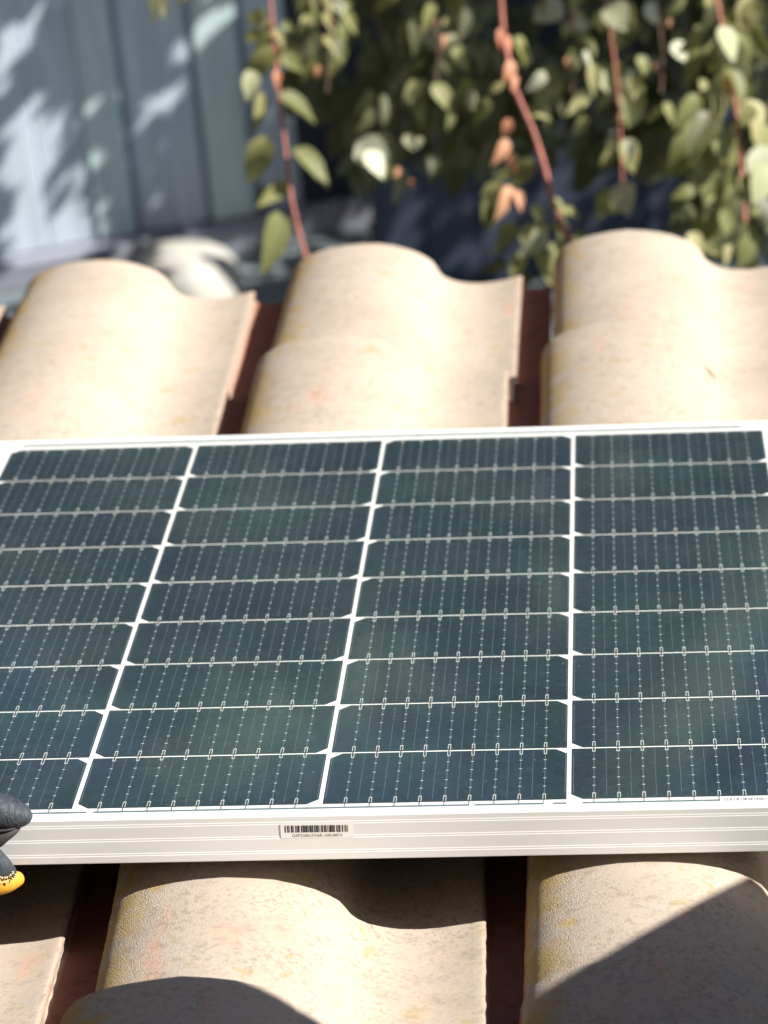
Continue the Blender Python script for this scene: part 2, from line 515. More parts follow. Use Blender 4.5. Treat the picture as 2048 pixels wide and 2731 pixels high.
# ------------------------------------------------------------------ solar panel
PO = Vector((0.03529948, 0.00871184, 0.09260689))
PM = Matrix(((0.99963152, 0.00178779, 0.02708541, PO.x), (-0.0018754, 0.99999309, 0.00320948, PO.y), (-0.02707949, -0.00325909, 0.99962797, PO.z), (0, 0, 0, 1)))
PMW = M @ PM
CW, CP, CH, CV = 0.166, 0.1695, 0.083, 0.0855
NR, NC = 9, 4
U0, U1 = -3 * CP - 0.0225, CW + 0.0225
V0, V1 = -0.0215, (NR - 1) * CV + CH + 0.0225
WT, WB = 0.0015, -0.0315
panel = bpy.data.objects.new('solar_panel', None); COL.objects.link(panel)
panel.matrix_world = PMW
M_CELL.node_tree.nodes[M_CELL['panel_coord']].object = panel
tag(panel, 'silver framed solar panel with dark blue half cells lying on the tiles', 'solar panel')


def rail_mesh(L, name, mitre=True):
    """front rail profile in (y outwards = -v, z): grooves run along the outer face"""
    st_ = 0.00020
    prof = [(0.0098, WT), (0.0018, WT), (0.0006, WT - 0.0003), (0.0, WT - 0.0011)]
    H = WT - WB
    d = 0.0
    for c in (0.175, 0.49, 0.815):
        zc = WT - H * c
        for zz in (zc + 0.0010, zc - 0.0006):
            prof += [(d, zz + 0.0003), (d - st_, zz - 0.0002)]
            d -= st_
    prof += [(d, WB + 0.0006), (d + 0.0006, WB), (0.024, WB), (0.024, WB + 0.0015), (0.0016, WB + 0.0015), (0.0016, WT - 0.009), (0.0098, WT - 0.009)]
    V = []; F = []
    n = len(prof)
    for s in (0, 1):
        for (d, z) in prof:
            x = (d if s == 0 else L - d) if mitre else (0 if s == 0 else L)
            V.append((x, d, z))
    for i in range(n):
        i2 = (i + 1) % n
        F.append((i, n + i, n + i2, i2))
    F.append(tuple(range(n))); F.append(tuple(reversed(range(n, 2 * n))))
    me = mesh_from(name, V, F)
    bm = bmesh.new(); bm.from_mesh(me); bmesh.ops.recalc_face_normals(bm, faces=bm.faces); bm.to_mesh(me); bm.free()
    return me


LU, LV = U1 - U0, V1 - V0
add('frame_rail', rail_mesh(LU, 'frame_rail'), M_ALU, panel, mat4=Matrix.Translation((U0, V0, 0)))
add('frame_rail', rail_mesh(LU, 'frame_rail'), M_ALU, panel, mat4=Matrix.Translation((U1, V1, 0)) @ Matrix.Rotation(math.pi, 4, 'Z'))
add('frame_rail', rail_mesh(LV, 'frame_rail'), M_ALU, panel, mat4=Matrix.Translation((U0, V1, 0)) @ Matrix.Rotation(-math.pi / 2, 4, 'Z'))
add('frame_rail', rail_mesh(LV, 'frame_rail'), M_ALU, panel, mat4=Matrix.Translation((U1, V0, 0)) @ Matrix.Rotation(math.pi / 2, 4, 'Z'))
b = MB(); b.box(U0 + 0.003, U1 - 0.003, V0 + 0.003, V1 - 0.003, -0.0045, -0.0006)
add('backsheet', b.mesh('backsheet'), M_BACK, panel)
b = MB(); b.box(U0 + 0.004, U1 - 0.004, V0 + 0.004, V1 - 0.004, -0.0052, -0.0047)
add('bounce_shield', b.mesh('bounce_shield'), M_INK, panel)  # dark sheet added under the panel to cut bounce light on the tiles
g = MB(); g.quad((U0 + 0.0098, V0 + 0.0098, 0.0007), (U1 - 0.0098, V0 + 0.0098, 0.0007), (U1 - 0.0098, V1 - 0.0098, 0.0007), (U0 + 0.0098, V1 - 0.0098, 0.0007))
add('glass', g.mesh('glass'), M_GLASS, panel)


def cell_mesh(ch_top):
    c = 0.0078; z0, z1 = -0.00055, -0.00015
    if ch_top: p = [(0, 0), (CW, 0), (CW, CH - c), (CW - c, CH), (c, CH), (0, CH - c)]
    else: p = [(c, 0), (CW - c, 0), (CW, c), (CW, CH), (0, CH), (0, c)]
    n = len(p)
    V = [(x, y, z1) for x, y in p] + [(x, y, z0) for x, y in p]
    F = [tuple(range(n)), tuple(reversed(range(n, 2 * n)))] + [(i, n + i, n + (i + 1) % n, (i + 1) % n) for i in range(n)]
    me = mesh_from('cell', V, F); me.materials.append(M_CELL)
    return me


def grid_mesh(last, long_low):
    """ribbons, solder pads and fine dashes of one half cell"""
    m = MB(); z = 0.00005
    rn = random.Random(3)
    lo = 0.0088; lt = 0.0062 if long_low else 0.0088
    if long_low: lo, lt = 0.0088, 0.0062
    for i in range(9):
        x = 0.0152 + i * 0.01695
        e0 = -0.0085 if last else -0.0025
        m.quad((x - 0.00032, 0.008, z), (x + 0.00032, 0.008, z), (x + 0.00032, CH - 0.006, z), (x - 0.00032, CH - 0.006, z), 0)
        # thin leads through the pads and over the white gap
        m.quad((x - 0.00022, e0, z), (x + 0.00022, e0, z), (x + 0.00022, 0.008, z), (x - 0.00022, 0.008, z), 3)
        m.quad((x - 0.00022, CH - 0.008, z), (x + 0.00022, CH - 0.008, z), (x + 0.00022, CH + 0.0012, z), (x - 0.00022, CH + 0.0012, z), 3)
        zz = z + 0.00008
        for (a, bb, d) in ((0.0002, lo, 1), (CH - lt, CH - 0.0002, 0)):
            w = 0.0011; s = 0.00042
            m.quad((x - w, a, zz), (x - w + s, a, zz), (x - w + s, bb, zz), (x - w, bb, zz), 1)
            m.quad((x + w - s, a, zz), (x + w, a, zz), (x + w, bb, zz), (x + w - s, bb, zz), 1)
            if d: m.quad((x - w, bb - 0.0012, zz), (x + w, bb - 0.0012, zz), (x + w, bb, zz), (x - w, bb, zz), 1)
            else: m.quad((x - w, a, zz), (x + w, a, zz), (x + w, a + 0.0012, zz), (x - w, a + 0.0012, zz), 1)
        for y in (0.021, 0.034, 0.050, 0.064):
            y += rn.uniform(-0.0006, 0.0006); w = 0.0010; h = 0.0004
            m.quad((x - w, y - h, zz), (x + w, y - h, zz), (x + w, y + h, zz), (x - w, y + h, zz), 1)
        if i < 8:
            xm = x + 0.01695 / 2; y = 0.003
            while y < CH - 0.003:
                m.quad((xm - 0.00023, y, z), (xm + 0.00023, y, z), (xm + 0.00023, y + 0.0011, z), (xm - 0.00023, y + 0.0011, z), 2)
                y += 0.0019
    for xe in (0.0011, CW - 0.0011):
        m.quad((xe - 0.00018, 0.009, z), (xe + 0.00018, 0.009, z), (xe + 0.00018, CH - 0.009, z), (xe - 0.00018, CH - 0.009, z), 2)
    me = m.mesh('ribbon_grid')
    for mm in (M_RIB, M_PAD, M_DASH, M_INK): me.materials.append(mm)
    return me


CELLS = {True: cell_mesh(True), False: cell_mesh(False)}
GRID = {(l, t): grid_mesh(l, t) for l in (True, False) for t in (True, False)}
for c in range(4):
    top = c in (0, 2)
    for r in range(9):
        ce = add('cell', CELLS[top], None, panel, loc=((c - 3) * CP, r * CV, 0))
        add('ribbon_grid', GRID[(r == 0, not top)], None, ce, loc=(0, 0, 0))
# collecting ribbons along the lower margin
for (a, bb) in ((-3 * CP + 0.002, -2 * CP + 0.0075), (-2 * CP + 0.0125, -CP + 0.10), (-CP + 0.104, -0.0195), (-0.0125, -0.0035), (0.0075, CW - 0.004)):
    q = MB(); q.box(a, bb, -0.0113, -0.0058, -0.0005, 0.0001)
    add('bus_ribbon', q.mesh('bus_ribbon'), M_BUS, panel)
q = MB(); q.box(U0 + 0.03, U1 - 0.04, V1 - 0.0130, V1 - 0.0110, -0.0005, 0.0001)
add('bus_ribbon', q.mesh('bus_ribbon'), M_BUS, panel)


def text_mesh(body, height, width, mat, name):
    cu = bpy.data.curves.new(name, 'FONT'); cu.body = body; cu.align_x = 'CENTER'; cu.align_y = 'CENTER'; cu.size = 1.0
    ob = bpy.data.objects.new(name, cu); COL.objects.link(ob)
    dg = bpy.context.evaluated_depsgraph_get(); dg.update()
    me = bpy.data.meshes.new_from_object(ob.evaluated_get(dg))
    bpy.data.objects.remove(ob, do_unlink=True)
    xs = [v.co.x for v in me.vertices]; ys = [v.co.y for v in me.vertices]
    w = max(xs) - min(xs); h = max(ys) - min(ys); cx = (max(xs) + min(xs)) / 2; cy = (max(ys) + min(ys)) / 2
    for v in me.vertices:
        v.co.x = (v.co.x - cx) * width / w; v.co.y = (v.co.y - cy) * height / h
    me.materials.clear(); me.materials.append(mat); me.name = name
    return me


def barcode_mesh(w, h, seed, name):
    rn = random.Random(seed); m = MB(); x = -w / 2
    while x < w / 2 - 0.0006:
        bw = rn.choice([0.00035, 0.00035, 0.0006, 0.0009, 0.0013]); gp = rn.choice([0.0003, 0.0004, 0.0006, 0.0009])
        x2 = min(x + bw, w / 2)
        m.quad((x, -h / 2, 0), (x2, -h / 2, 0), (x2, h / 2, 0), (x, h / 2, 0)); x = x2 + gp
    return m.mesh(name)


# sticker on the front rail: sits 0.15 mm proud of the face
SM = Matrix.Translation((-0.1724, V0 - 0.00085, -0.0095)) @ Matrix.Rotation(math.pi / 2, 4, 'X') @ Matrix.Rotation(R_(-0.3), 4, 'Z')
st = MB(); sw, sh, cr = 0.0248, 0.0058, 0.0012
pts = []
for cx, cy, a0 in ((sw - cr, sh - cr, 0), (-sw + cr, sh - cr, 90), (-sw + cr, -sh + cr, 180), (sw - cr, -sh + cr, 270)):
    for k in range(5):
        a = R_(a0 + k * 22.5); pts.append((cx + cr * math.cos(a), cy + cr * math.sin(a), 0))
st.poly(pts)
stick = add('barcode_label', st.mesh('barcode_label'), M_STICK, panel, mat4=SM)
stick['label'] = 'white barcode sticker with a serial number on the front rail'
add('barcode', barcode_mesh(0.0440, 0.0052, 11, 'barcode'), M_INK, stick, loc=(0, 0.0012, 0.0001))
add('serial_text', text_mesh('GSP2200-STAR-100-0874', 0.0021, 0.034, M_TXT, 'serial_text'), None, stick, loc=(0.0, -0.0037, 0.0001))
# second label under the glass at the right hand corner
st = MB(); st.quad((-0.026, -0.0042, 0), (0.026, -0.0042, 0), (0.026, 0.0042, 0), (-0.026, 0.0042, 0))
stick2 = add('barcode_label', st.mesh('barcode_label'), M_STICK, panel, loc=(0.126, -0.0065, 0.0003))
add('barcode', barcode_mesh(0.046, 0.0048, 23, 'barcode'), M_TXT, stick2, loc=(0, -0.0006, 0.0001))

# ------------------------------------------------------------------ gloved hand at the left of the front rail
def loft(rings, seg=18):
    """rings: (centre, axis a, axis b) ellipses -> closed tube with rounded ends"""
    V = []; F = []
    for (c, a, b_) in rings:
        for k in range(seg):
            an = 2 * math.pi * k / seg
            V.append(c + a * math.cos(an) + b_ * math.sin(an))
    n = len(rings)
    for i in range(n - 1):
        for k in range(seg):
            k2 = (k + 1) % seg
            F.append((i * seg + k, i * seg + k2, (i + 1) * seg + k2, (i + 1) * seg + k))
    F.append(tuple(reversed(range(seg)))); F.append(tuple((n - 1) * seg + k for k in range(seg)))
    return V, F


def finger_rings(pts, rads, flat=1.0, steps=8, up=Vector((0, 0, 1))):
    """smooth tube through pts, closed with a round tip at the last point"""
    pts = [Vector(p) for p in pts]
    P = []; Rr = []
    for i in range(len(pts) - 1):
        p0 = pts[max(i - 1, 0)]; p1 = pts[i]; p2 = pts[i + 1]; p3 = pts[min(i + 2, len(pts) - 1)]
        for s in range(steps):
            t = s / steps
            P.append(0.5 * ((2 * p1) + (p2 - p0) * t + (2 * p0 - 5 * p1 + 4 * p2 - p3) * t * t + (3 * p1 - p0 - 3 * p2 + p3) * t ** 3))
            Rr.append(rads[i] * (1 - t) + rads[i + 1] * t)
    tip = pts[-1]; d = (pts[-1] - P[-1]).normalized(); r = rads[-1]
    for s in range(0, 9):
        a = s / 8 * math.pi / 2 * 0.985
        P.append(tip + d * (r * math.sin(a))); Rr.append(r * math.cos(a))
    out = []
    for i, p in enumerate(P):
        t = (P[min(i + 1, len(P) - 1)] - P[max(i - 1, 0)]).normalized()
        a = t.cross(up).normalized(); bb = a.cross(t).normalized()
        out.append((p, a * Rr[i], bb * (Rr[i] * flat)))
    return out


def joined(name, parts, mat, parent, voxel=0.0012, smooth=4):
    V = []; F = []
    for (v, f) in parts:
        n = len(V); V += v; F += [tuple(n + i for i in q) for q in f]
    me = mesh_from(name, V, F, True)
    bm = bmesh.new(); bm.from_mesh(me); bmesh.ops.recalc_face_normals(bm, faces=bm.faces); bm.to_mesh(me); bm.free()
    o = add(name, me, mat, parent)
    rm = o.modifiers.new('fuse', 'REMESH'); rm.mode = 'VOXEL'; rm.voxel_size = voxel; rm.use_smooth_shade = True
    sm = o.modifiers.new('soften', 'SMOOTH'); sm.factor = 0.5; sm.iterations = smooth
    return o


GU = -0.3885          # u of the picture's left border at the front rail
hand = bpy.data.objects.new('gloved_hand', None); COL.objects.link(hand)
hand.matrix_world = PMW
tag(hand, 'hand in a dark grey and yellow work glove gripping the panel frame', 'glove')


def GP(px, py, v):
    return Vector((GU + px / 3905.0, v, (2195 - 1300 * (v + 0.0215) - py) / 3550.0))


def sections(rows, v0):
    """ellipse sections across u: (px, centre py, half height px, half depth m, v shift)"""
    R = []
    for (px, cy, hh, hd, dv) in rows:
        R.append((GP(px, cy, v0 + dv), Vector((0, hd, 0)), Vector((0, 0, hh / 3550.0))))
    return R


def dense(rows, n=6):
    out = []
    for i in range(len(rows) - 1):
        a, b2 = rows[i], rows[i + 1]
        p, q = rows[max(i - 1, 0)], rows[min(i + 2, len(rows) - 1)]
        for k in range(n):
            t = k / n
            out.append(tuple(0.5 * (2 * a[m] + (b2[m] - p[m]) * t + (2 * p[m] - 5 * a[m] + 4 * b2[m] - q[m]) * t * t + (3 * a[m] - p[m] - 3 * b2[m] + q[m]) * t ** 3) for m in range(5)))
    out.append(rows[-1])
    return out


thumb = loft(sections(dense([(-330, 2240, 70, .018, -.020), (-200, 2205, 64, .017, -.010), (-90, 2176, 56, .0155, -.004), (0, 2163, 47, .0140, 0), (38, 2166, 40, .0125, 0), (68, 2171, 29, .0095, 0), (86, 2174, 17, .006, 0), (95, 2176, 3, .0015, 0)]), -0.030), 28)
side = loft(sections(dense([(-330, 2265, 62, .016, -.018), (-160, 2238, 50, .0125, -.010), (-60, 2229, 41, .0105, -.003), (0, 2222, 33, .0090, 0), (30, 2214, 20, .0075, 0), (52, 2208, 10, .005, 0), (64, 2204, 2, .001, 0)]), -0.034), 24)
palm = loft(finger_rings([(GU - 0.20, -0.085, -0.045), (GU - 0.15, -0.070, -0.036), (GU - 0.085, -0.056, -0.024)], [0.036, 0.044, 0.030], 0.62))
index = loft(finger_rings([GP(-330, 2235, -.058), GP(-150, 2236, -.050), GP(-55, 2262, -.043), GP(-8, 2302, -.038), GP(13, 2323, -.034)], [0.0160, 0.0135, 0.0118, 0.0098, 0.0072], 1.0))
fing2 = loft(finger_rings([(GU - 0.13, -0.060, -0.022), (GU - 0.085, -0.050, -0.036), (GU - 0.058, -0.034, -0.048), (GU - 0.045, -0.014, -0.050)], [0.0155, 0.0135, 0.0120, 0.0105], 1.0))
fing3 = loft(finger_rings([(GU - 0.16, -0.062, -0.026), (GU - 0.120, -0.050, -0.040), (GU - 0.094, -0.034, -0.050), (GU - 0.078, -0.012, -0.050)], [0.0155, 0.0135, 0.0120, 0.0105], 1.0))
fing4 = loft(finger_rings([(GU - 0.185, -0.066, -0.032), (GU - 0.152, -0.052, -0.044), (GU - 0.128, -0.036, -0.052), (GU - 0.112, -0.016, -0.050)], [0.0145, 0.0120, 0.0108, 0.0095], 1.0))
joined('glove', [thumb, palm, index, fing2, fing3, fing4], M_GLOVE, hand, 0.0010, 2)
joined('thumb_gusset', [side], M_GUSSET, hand, 0.0010, 2)
under = loft(finger_rings([GP(-330, 2290, -.058), GP(-150, 2305, -.050), GP(-60, 2335, -.043), GP(0, 2348, -.037), GP(36, 2342, -.031)], [0.0150, 0.0125, 0.0105, 0.0082, 0.0056], 1.0))
joined('yellow_palm', [under], M_YEL, hand, 0.0010, 2)
sv, sf = loft(finger_rings([GP(-150, 2222, -.0560), GP(-60, 2213, -.0462), GP(0, 2209, -.0428), GP(38, 2206, -.0405), GP(62, 2199, -.036)], [0.0010, 0.0010, 0.0010, 0.0009, 0.0004], 1.0), 8)
add('seam', mesh_from('seam', sv, sf, True), M_INK, hand)
stc = MB()
for path in ([(-40, 2311), (-20, 2319), (0, 2327), (14, 2332), (25, 2331), (33, 2324), (37, 2316)], [(-40, 2324), (-20, 2332), (0, 2339), (14, 2344), (27, 2342), (37, 2333), (43, 2323)]):
    for k in range(len(path) - 1):
        for t in (0.12, 0.62):
            x0, y0 = path[k]; x1, y1 = path[k + 1]
            a = GP(x0 + (x1 - x0) * t, y0 + (y1 - y0) * t, 0); b2 = GP(x0 + (x1 - x0) * (t + .34), y0 + (y1 - y0) * (t + .34), 0)
            vv = -0.0475 + 0.0085 * max(0, (x0 + 5) / 45.0) ** 1.3 - 0.004 * max(0, -x0 / 40.0)
            a = GP(x0 + (x1 - x0) * t, y0 + (y1 - y0) * t, vv); b2 = GP(x0 + (x1 - x0) * (t + .36), y0 + (y1 - y0) * (t + .36), vv)
            stc.tube([a, a.lerp(b2, .25), a.lerp(b2, .75), b2], [0.0004, 0.0009, 0.0009, 0.0004], 6)
for k in range(7):
    stc.tube([GP(4, 2117 + 7 * k, -.0385 - .0008 * k), GP(2, 2122 + 7 * k, -.0388 - .0008 * k)], [0.0007, 0.0007], 6)
add('stitching', stc.mesh('stitching', True), M_STITCH, hand)
slv = loft(finger_rings([(GU - 0.52, -0.30, 0.06), (GU - 0.36, -0.18, 0.0), (GU - 0.25, -0.11, -0.040), (GU - 0.20, -0.085, -0.045)], [0.055, 0.048, 0.042, 0.038], 0.9))
joined('sleeve', [slv], M_SLEEVE, hand, 0.004, 2)

# ------------------------------------------------------------------ unseen boxes added outside the view to cast shade on the near tiles
def shade_box(name, a, d, ln, wd, z0, z1, label):
    """a: far left top corner in the roof frame, d: direction of the long edge towards the viewer, box lies to the right of it"""
    d = Vector((d[0], d[1], 0)).normalized(); n = Vector((-d.y, d.x, 0))
    if n.x < 0: n = -n
    m4 = Matrix(((d.x, n.x, 0, a[0]), (d.y, n.y, 0, a[1]), (0, 0, 1, z0), (0, 0, 0, 1)))
    root = bpy.data.objects.new(name, None); COL.objects.link(root); root.matrix_world = M @ m4
    tag(root, label, 'box', 'added shade boxes beside the panel')
    q = MB(); q.box(0, ln, 0, wd, 0, z1 - z0)
    me = q.mesh('body'); bevel_mesh(me, 0.004, 2); add('body', me, M_CARD, root)
    q = MB(); q.box(-0.0008, ln + 0.0008, wd / 2 - 0.025, wd / 2 + 0.025, z1 - z0 - 0.06, z1 - z0 + 0.0008)
    add('tape', q.mesh('tape'), M_TAPE, root)
    for s in (0, 1):
        q = MB(); e = (s * (wd / 2 + 0.0003), wd / 2 - 0.0003 + s * wd / 2)
        q.box(0.001, ln - 0.001, e[0] + 0.001, e[1] - 0.001, z1 - z0 - 0.001, z1 - z0 + 0.0004)
        add('flap', q.mesh('flap'), M_CARD, root)


def shade_shift(p, z):
    t = (z - p[2]) / SUN_L.z
    return (p[0] + SUN_L.x * t, p[1] + SUN_L.y * t)


A = (0.003, -0.187, 0.045); B = (0.163, -0.007, 0.045)
Bt = shade_shift(B, 0.55)
shade_box('added_shade_box', Bt, (A[0] - B[0], A[1] - B[1]), 0.50, 0.42, 0.06, 0.55, 'large unseen box added beside the panel to shade the near tiles')
Cc = shade_shift((-0.178, -0.152, 0.066), 0.82)
shade_box('added_shade_box', (Cc[0] - 0.22, Cc[1]), (-0.03, -1), 0.30, 0.22, 0.5515, 0.82, 'small unseen box added on the large one to shade the near tiles')

# ------------------------------------------------------------------ garden behind the roof
rv = random.Random(21)
# plank wall: runs from left-near to right-far so that it faces the sun
WD = 8.6
w0 = PX(-250, 565, WD); w0.z = 0
wdir = Vector((0.955, 0.297, 0)).normalized()
wnor = Vector((0.297, -0.955, 0)).normalized()


def wall_hit(x, y):
    o = M @ CAM_POS; d = (PX(x, y, 5) - o).normalized()
    t = (w0 - o).dot(wnor) / d.dot(wnor)
    return o + d * t


wall = bpy.data.objects.new('plank_wall', None); COL.objects.link(wall)
wall.matrix_world = Matrix(((wdir.x, -wnor.x, 0, w0.x), (wdir.y, -wnor.y, 0, w0.y), (0, 0, 1, 0), (0, 0, 0, 1)))
tag(wall, 'blue grey vertical plank wall dappled with sun at the left', 'wall')
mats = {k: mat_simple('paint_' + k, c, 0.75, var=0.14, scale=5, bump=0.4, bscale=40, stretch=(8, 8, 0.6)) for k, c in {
    'slate': (0.50, 0.57, 0.66), 'teal': (0.52, 0.65, 0.67), 'navy': (0.22, 0.26, 0.34), 'plum': (0.26, 0.27, 0.33), 'deep_shade': (0.022, 0.030, 0.055)}.items()}  # darkest tone paints the deep shade behind the vines into the planks


def wall_s(x):
    return (wall_hit(x, 300) - w0).dot(wdir)


edges = [(-260, 'slate'), (-150, 'slate'), (-40, 'slate'), (75, 'slate'), (185, 'teal'), (268, 'navy'), (282, 'slate'), (360, 'slate'), (428, 'navy'), (440, 'teal'), (532, 'navy'), (552, 'slate'), (640, 'deep_shade'), (760, 'deep_shade'),
         (880, 'deep_shade'), (1000, 'deep_shade'), (1120, 'deep_shade'), (1240, 'deep_shade'), (1360, 'deep_shade'), (1480, 'deep_shade'), (1600, 'deep_shade'), (1730, 'deep_shade'), (1860, 'deep_shade')]
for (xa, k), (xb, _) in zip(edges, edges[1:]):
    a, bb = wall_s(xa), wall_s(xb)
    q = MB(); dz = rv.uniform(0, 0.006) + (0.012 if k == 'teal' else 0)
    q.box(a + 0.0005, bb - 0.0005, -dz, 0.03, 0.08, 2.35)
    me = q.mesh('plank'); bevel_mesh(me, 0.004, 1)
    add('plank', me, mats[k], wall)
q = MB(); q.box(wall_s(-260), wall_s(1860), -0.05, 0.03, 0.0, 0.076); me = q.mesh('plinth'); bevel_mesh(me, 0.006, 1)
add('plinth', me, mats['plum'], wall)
q = MB(); q.box(wall_s(-260), wall_s(1860), 0.032, 0.09, 0.0, 2.3); add('backing', q.mesh('backing'), mats['deep_shade'], wall)

shade_boards = bpy.data.objects.new('dark_shade_boards', None); COL.objects.link(shade_boards)  # dark boards added in place of the shade behind the vines
fm = wall.matrix_world.copy(); fp = fm @ Vector((0, -0.55, 0)); fm.translation = fp
shade_boards.matrix_world = fm
tag(shade_boards, 'low dark boards standing in for the deep shade behind the hanging vines', 'shade_boards')
fx = [wall_s(690)]
while fx[-1] < wall_s(1850): fx.append(fx[-1] + rv.uniform(0.13, 0.16))
for a, bb in zip(fx, fx[1:]):
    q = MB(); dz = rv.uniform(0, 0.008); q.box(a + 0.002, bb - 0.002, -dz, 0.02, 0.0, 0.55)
    me = q.mesh('board'); bevel_mesh(me, 0.003, 1); add('board', me, mats['deep_shade'], shade_boards)
q = MB(); q.box(fx[0], fx[-1], 0.022, 0.05, 0.3, 0.4); q.box(fx[0], fx[-1], 0.022, 0.05, 0.1, 0.2); add('rail', q.mesh('rail'), mats['deep_shade'], shade_boards)

# a pale rounded stone in front of the wall
def rock(name, loc, sx, sy, sz, seed):
    bm = bmesh.new(); bmesh.ops.create_icosphere(bm, subdivisions=4, radius=1.0)
    for v in bm.verts:
        n = v.co.normalized()
        k = 1 + 0.10 * mnoise.noise(n * 1.6 + Vector((seed, 0, 0))) + 0.03 * mnoise.noise(n * 6)
        v.co = Vector((n.x * sx, n.y * sy, n.z * sz)) * k
    me = bpy.data.meshes.new(name); bm.to_mesh(me); bm.free()
    me.polygons.foreach_set('use_smooth', [True] * len(me.polygons))
    return add(name, me, M_ROCK, None, loc)


o_ = M @ CAM_POS; d_ = (PX(398, 640, 5) - o_); gk = o_ + d_ * (o_.z / -d_.z)
rock_at = Vector((gk.x, gk.y, 0.0))
tag(rock('boulder', (gk.x, gk.y, 0.02), 0.155, 0.17, 0.125, 2.0), 'pale rounded stone in the sun behind the leftmost tiles', 'stone')

# ---- vine leaves
def leaf_mesh(seed, fold, curl, wv=0.33):
    n = 7; V = []; F = []
    rn = random.Random(seed)
    for i in range(n + 1):
        t = i / n
        w = wv * (math.sin(math.pi * min(1, t ** 0.72)) ** 0.85) * (1 - 0.18 * t) + 0.001
        z = -curl * t * t
        for s in (-1, -0.5, 0, 0.5, 1):
            V.append((s * w * (1 + rn.uniform(-0.05, 0.05)), t, z + fold * abs(s) * w + rn.uniform(-0.012, 0.012)))
    for i in range(n):
        for k in range(4):
            a = i * 5 + k; F.append((a, a + 1, a + 6, a + 5))
    return mesh_from('leaf', V, F, True)


LEAVES = [leaf_mesh(1, 0.45, 0.35, 0.25), leaf_mesh(2, 0.25, 0.6, 0.29), leaf_mesh(3, 0.6, 0.15, 0.22), leaf_mesh(4, 0.2, 0.45, 0.34)]
for me in LEAVES: me.materials.append(M_LEAF)
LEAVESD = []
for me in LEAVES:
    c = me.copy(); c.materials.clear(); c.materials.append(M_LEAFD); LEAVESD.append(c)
M_PALE = mat_leaf('sunlit_pale_leaf', [(0.36, 0.37, 0.20), (0.52, 0.52, 0.34), (0.60, 0.60, 0.46)], 0.25)  # pale leaf copy, overexposed sunlight put into its colour
ROUND = leaf_mesh(9, 0.12, 0.25, 0.46)
PALE = []
for me in (ROUND, LEAVES[3]):
    c = me.copy(); c.materials.clear(); c.materials.append(M_PALE); PALE.append(c)
ROUND.materials.append(M_LEAF); LEAVESR = LEAVES + [ROUND]
BUDS = []
for me in LEAVES[:2]:
    c = me.copy(); c.materials.clear(); c.materials.append(M_BUD); BUDS.append(c)


def leaf_matrix(base, direction, normal, size):
    y = direction.normalized(); x = y.cross(normal)
    if x.length < 1e-4: x = y.cross(Vector((1, 0, 0)))
    x.normalize(); z = x.cross(y)
    return Matrix(((x.x * size, y.x * size, z.x * size, base.x), (x.y * size, y.y * size, z.y * size, base.y), (x.z * size, y.z * size, z.z * size, base.z), (0, 0, 0, 1)))


def rand_dir(rn):
    while True:
        v = Vector((rn.uniform(-1, 1), rn.uniform(-1, 1), rn.uniform(-1, 1)))
        if 0.1 < v.length < 1: return v.normalized()


VIEW = (M.to_3x3() @ CF).normalized(); RIGHT = (M.to_3x3() @ CR).normalized(); DOWN = (M.to_3x3() @ CD).normalized()


def px_leaf(parent, x, y, ang, L, depth, meshes=LEAVES, rn=rv, tilt=0.6):
    """leaf whose stalk end is seen at (x, y), pointing at ang degrees (0 right, 90 down), L in picture px"""
    p = PX(x, y, depth)
    size = L * (2048 / 1659) / FPX * depth * rn.uniform(0.66, 1.02)
    d = RIGHT * math.cos(R_(ang)) + DOWN * math.sin(R_(ang)) + VIEW * rn.uniform(-0.45, 0.45)
    nrm = -VIEW * 0.8 + SUN * rn.uniform(0.0, 1.3) + rand_dir(rn) * tilt
    return add('leaf', meshes[rn.randrange(len(meshes))], None, parent, mat4=leaf_matrix(p, d, nrm, size))


def vine(label, stem_px, depth, rads, leaves, group='hanging vine strands', mat=M_STEM):
    root = bpy.data.objects.new('hanging_vine', None); COL.objects.link(root)
    tag(root, label, 'vine', group)
    m = MB(); pts = [PX(x, y, depth) for x, y in stem_px]
    P = []
    for i in range(len(pts) - 1):
        for s in range(6): P.append(pts[i].lerp(pts[i + 1], s / 6))
    P.append(pts[-1])
    P = [p + Vector((mnoise.noise(p * 9), mnoise.noise(p * 9 + Vector((5, 0, 0))), 0)) * 0.004 for p in P]
    rads = (rads[0] * 0.72, rads[1] * 0.75)
    rr_ = [rads[0] + (rads[1] - rads[0]) * i / (len(P) - 1) for i in range(len(P))]
    m.tube(P, rr_, 8)
    add('stem', m.mesh('stem', True), mat, root)
    for (x, y, a, L, dd, kind) in leaves:
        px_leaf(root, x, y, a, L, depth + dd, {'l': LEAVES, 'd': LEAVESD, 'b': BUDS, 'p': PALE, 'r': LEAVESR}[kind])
    return root


